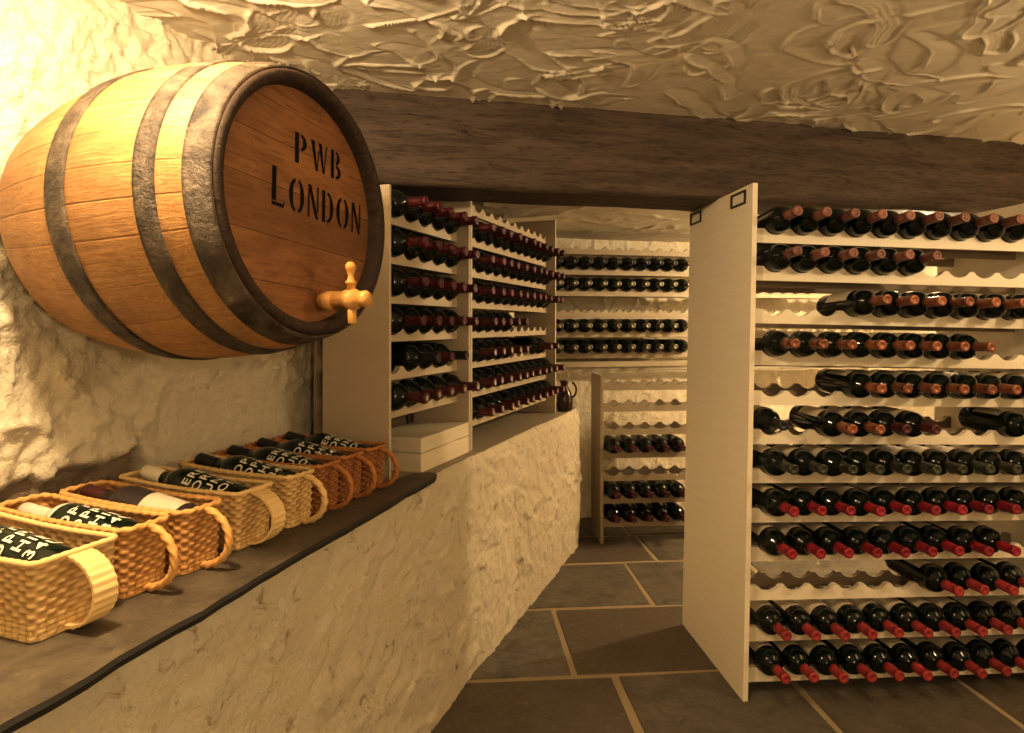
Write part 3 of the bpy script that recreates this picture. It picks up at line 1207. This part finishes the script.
# s centre, n front, yaw, style, flat handle, bottle kind
BK = [(.690, -.958, 0, 0, True, .066, 'txt', 'pale wicker basket with a flat band handle, standing at the near end of slab'),
      (.823, -.972, .5, 1, False, .048, 'white', 'orange wicker basket holding the bottle with a white neck wrapper'),
      (.937, -.965, .5, 1, False, .0501, 'old', 'orange wicker basket holding the dusty bottle with a plain cream label'),
      (1.078, -.972, .5, 0, True, .052, 'txt2', 'pale wicker basket with a flat band handle, fourth from the near end'),
      (1.225, -.968, .5, 0, False, .047, 'txt', 'pale wicker basket with a twisted rope handle, fifth from the near end'),
      (1.338, -.975, .5, 2, False, .047, 'txt2', 'reddish wicker basket with large rope handle, sixth from the near end'),
      (1.451, -.982, .5, 2, False, .047, 'txt', 'reddish wicker basket, seventh from the near end, second from the rack panel'),
      (1.564, -.982, .5, 2, False, .047, 'txt2', 'reddish wicker basket in shadow, beside the white rack panel')]
BL_ = {0: 'green port bottle with white lettering in the nearest pale basket', 1: 'green port bottle with white neck wrapper and white lettering in orange basket',
       2: 'dusty brown bottle with a plain cream label in an orange basket', 3: 'green port bottle with white lettering in fourth basket from near end',
       4: 'port bottle with white lettering in the pale basket with rope handle', 5: 'port bottle with white lettering in the sixth basket from near end',
       6: 'port bottle with white lettering in second basket from the rack panel', 7: 'port bottle with white lettering in the basket beside the rack panel'}
for i, (s, n, yw, st, flat, hw, kind, lab) in enumerate(BK):
    root = empty('wicker_basket', W(s, n - BLN, zt), (0, 0, WALL_YAW + R(yw)))
    tag(root, lab, 'basket', 'wicker baskets on the slate slab')
    body_, rim_, han_ = MB[(st, flat, hw)]
    for nm, me in (('basket_body', body_), ('rim', rim_), ('handle', han_)):
        o = bpy.data.objects.new(nm, me)
        C.objects.link(o)
        o.parent = root
    # the bottle: base low at the front, neck on the back rim
    mw = mat_of(root) @ Matrix.Translation((0, -BLN + .018, .0725)) @ Matrix.Rotation(R(7 if i < 2 else 9 if i == 2 else 11), 4, 'X') @ Matrix.Rotation(PI, 4, 'Z')
    b = bpy.data.objects.new('port_bottle', ME_OLD if kind == 'old' else ME_PORT)
    C.objects.link(b)
    b.matrix_world = mw
    tag(b, BL_[i], 'bottle', 'bottles lying in the wicker baskets')
    cap = ME_WCAP if kind in ('white', ) else ME_PCAP['maroon' if kind == 'old' else ('white' if i == 3 else 'black')]
    c = bpy.data.objects.new('capsule', cap); C.objects.link(c); c.parent = b
    if kind == 'old':
        p = bpy.data.objects.new('paper_label', ME_OLDLAB); C.objects.link(p); p.parent = b
    else:
        p = bpy.data.objects.new('lettering', ME_TXT2 if kind == 'txt2' else ME_TXT); C.objects.link(p); p.parent = b
        p.rotation_euler = (0, R(8), 0)

# ------------------------------------------------------------------ crate and jug on the ledge, boards behind
crate = empty('wooden_crate', W(1.846, -1.0, Z_LEDGE), (0, 0, WALL_YAW))
tag(crate, 'pale flat wooden crate on the ledge under the short rack', 'crate')
box_obj('crate_body', (0, 0, 0.0005), (.368, .20, .062), M['crate'], crate, .002)
box_obj('lid', (0, 0, .0635), (.368, .20, .112), M['crate'], crate, .002)

jug = empty('jug', W(3.455, -.985, Z_LEDGE))
tag(jug, 'small dark glazed jug with a loop handle at the far end of ledge', 'jug')
M['glaze'] = mat('brown_glaze', (.035, .017, .008), .15)
bm = bmesh.new()
lathe(bm, [(0, .001), (.036, .001), (.042, .01), (.047, .04), (.046, .075), (.038, .105), (.024, .128), (.019, .142), (.022, .158), (.028, .168), (.025, .168), (.017, .150), (0, .14)], 26)
from_bm('jug_body', bm, M['glaze'], jug, True)
bm = bmesh.new()
pts = []
for i in range(25):
    a = R(75 - 190 * i / 24)
    pts.append((.036 + .030 * math.cos(a), -.004, .118 + .042 * math.sin(a)))
add_tube(bm, pts, .0055, 8)
from_bm('handle', bm, M['glaze'], jug, True)

bd = Vector((.20, 4.02, 0)) + bx * 1.74 - by * .115
o = empty('wooden_box', (bd.x, bd.y, .985), (0, 0, BYAW))
tag(o, 'orange wooden box on the wall step, glimpsed through the tall rack', 'box')
box_obj('box_body', (0, 0, 0.0005), (.50, .09, .025), M['crate_orange'], o)
box_obj('lid', (0, 0, .0255), (.50, .09, .036), M['crate_orange'], o)

bd = Vector((.20, 4.02, 0)) + bx * 1.35 - by * .115
o = empty('wooden_board', (bd.x, bd.y, .985), (0, 0, BYAW))
tag(o, 'pale board standing for the lit rack base, glimpsed through the tall rack', 'board')
box_obj('board_body', (0, 0, .0005), (.375, .10, .048), M['crate'], o)  # lamplight on the back rack's base put into its pale colour

# ------------------------------------------------------------------ light
WARM = (1.0, .755, .455)


def lamp(name, loc, power, radius=.06, color=WARM, spot=None, target=None, blend=.6):
    d = bpy.data.lights.new(name, 'SPOT' if spot else 'POINT')
    d.energy = power
    d.color = color
    d.shadow_soft_size = radius
    o = bpy.data.objects.new(name, d)
    C.objects.link(o)
    o.location = loc
    if spot:
        d.spot_size = spot
        d.spot_blend = blend
        o.rotation_euler = (Vector(target) - Vector(loc)).to_track_quat('-Z', 'Y').to_euler()
    return o


lamp('wall_lamp', W(.58, -.84, 1.87), 44, .04)
lamp('front_lamp', (2.1, 1.15, 1.78), 28, .05)
lamp('back_lamp', (2.15, 3.42, 1.68), 80, .05)
lamp('camera_side_lamp', (.45, -.55, 1.42), 32, .08)
w = bpy.data.worlds.new('cellar')
bpy.context.scene.world = w
w.use_nodes = True
w.node_tree.nodes['Background'].inputs['Color'].default_value = (1, .7, .4, 1)
w.node_tree.nodes['Background'].inputs['Strength'].default_value = .012

# ------------------------------------------------------------------ camera
cd = bpy.data.cameras.new('camera')
cd.sensor_width = 36
cd.lens = FPX / 1024 * 36
cd.shift_y = -41.5 / 1024
cam = bpy.data.objects.new('camera', cd)
C.objects.link(cam)
cam.location = (0, 0, EYE)
cam.rotation_euler = (PI / 2, 0, 0)
bpy.context.scene.camera = cam
sc = bpy.context.scene
sc.view_settings.view_transform = 'Standard'
sc.view_settings.look = 'None'
sc.view_settings.exposure = .25
sc.view_settings.gamma = .87
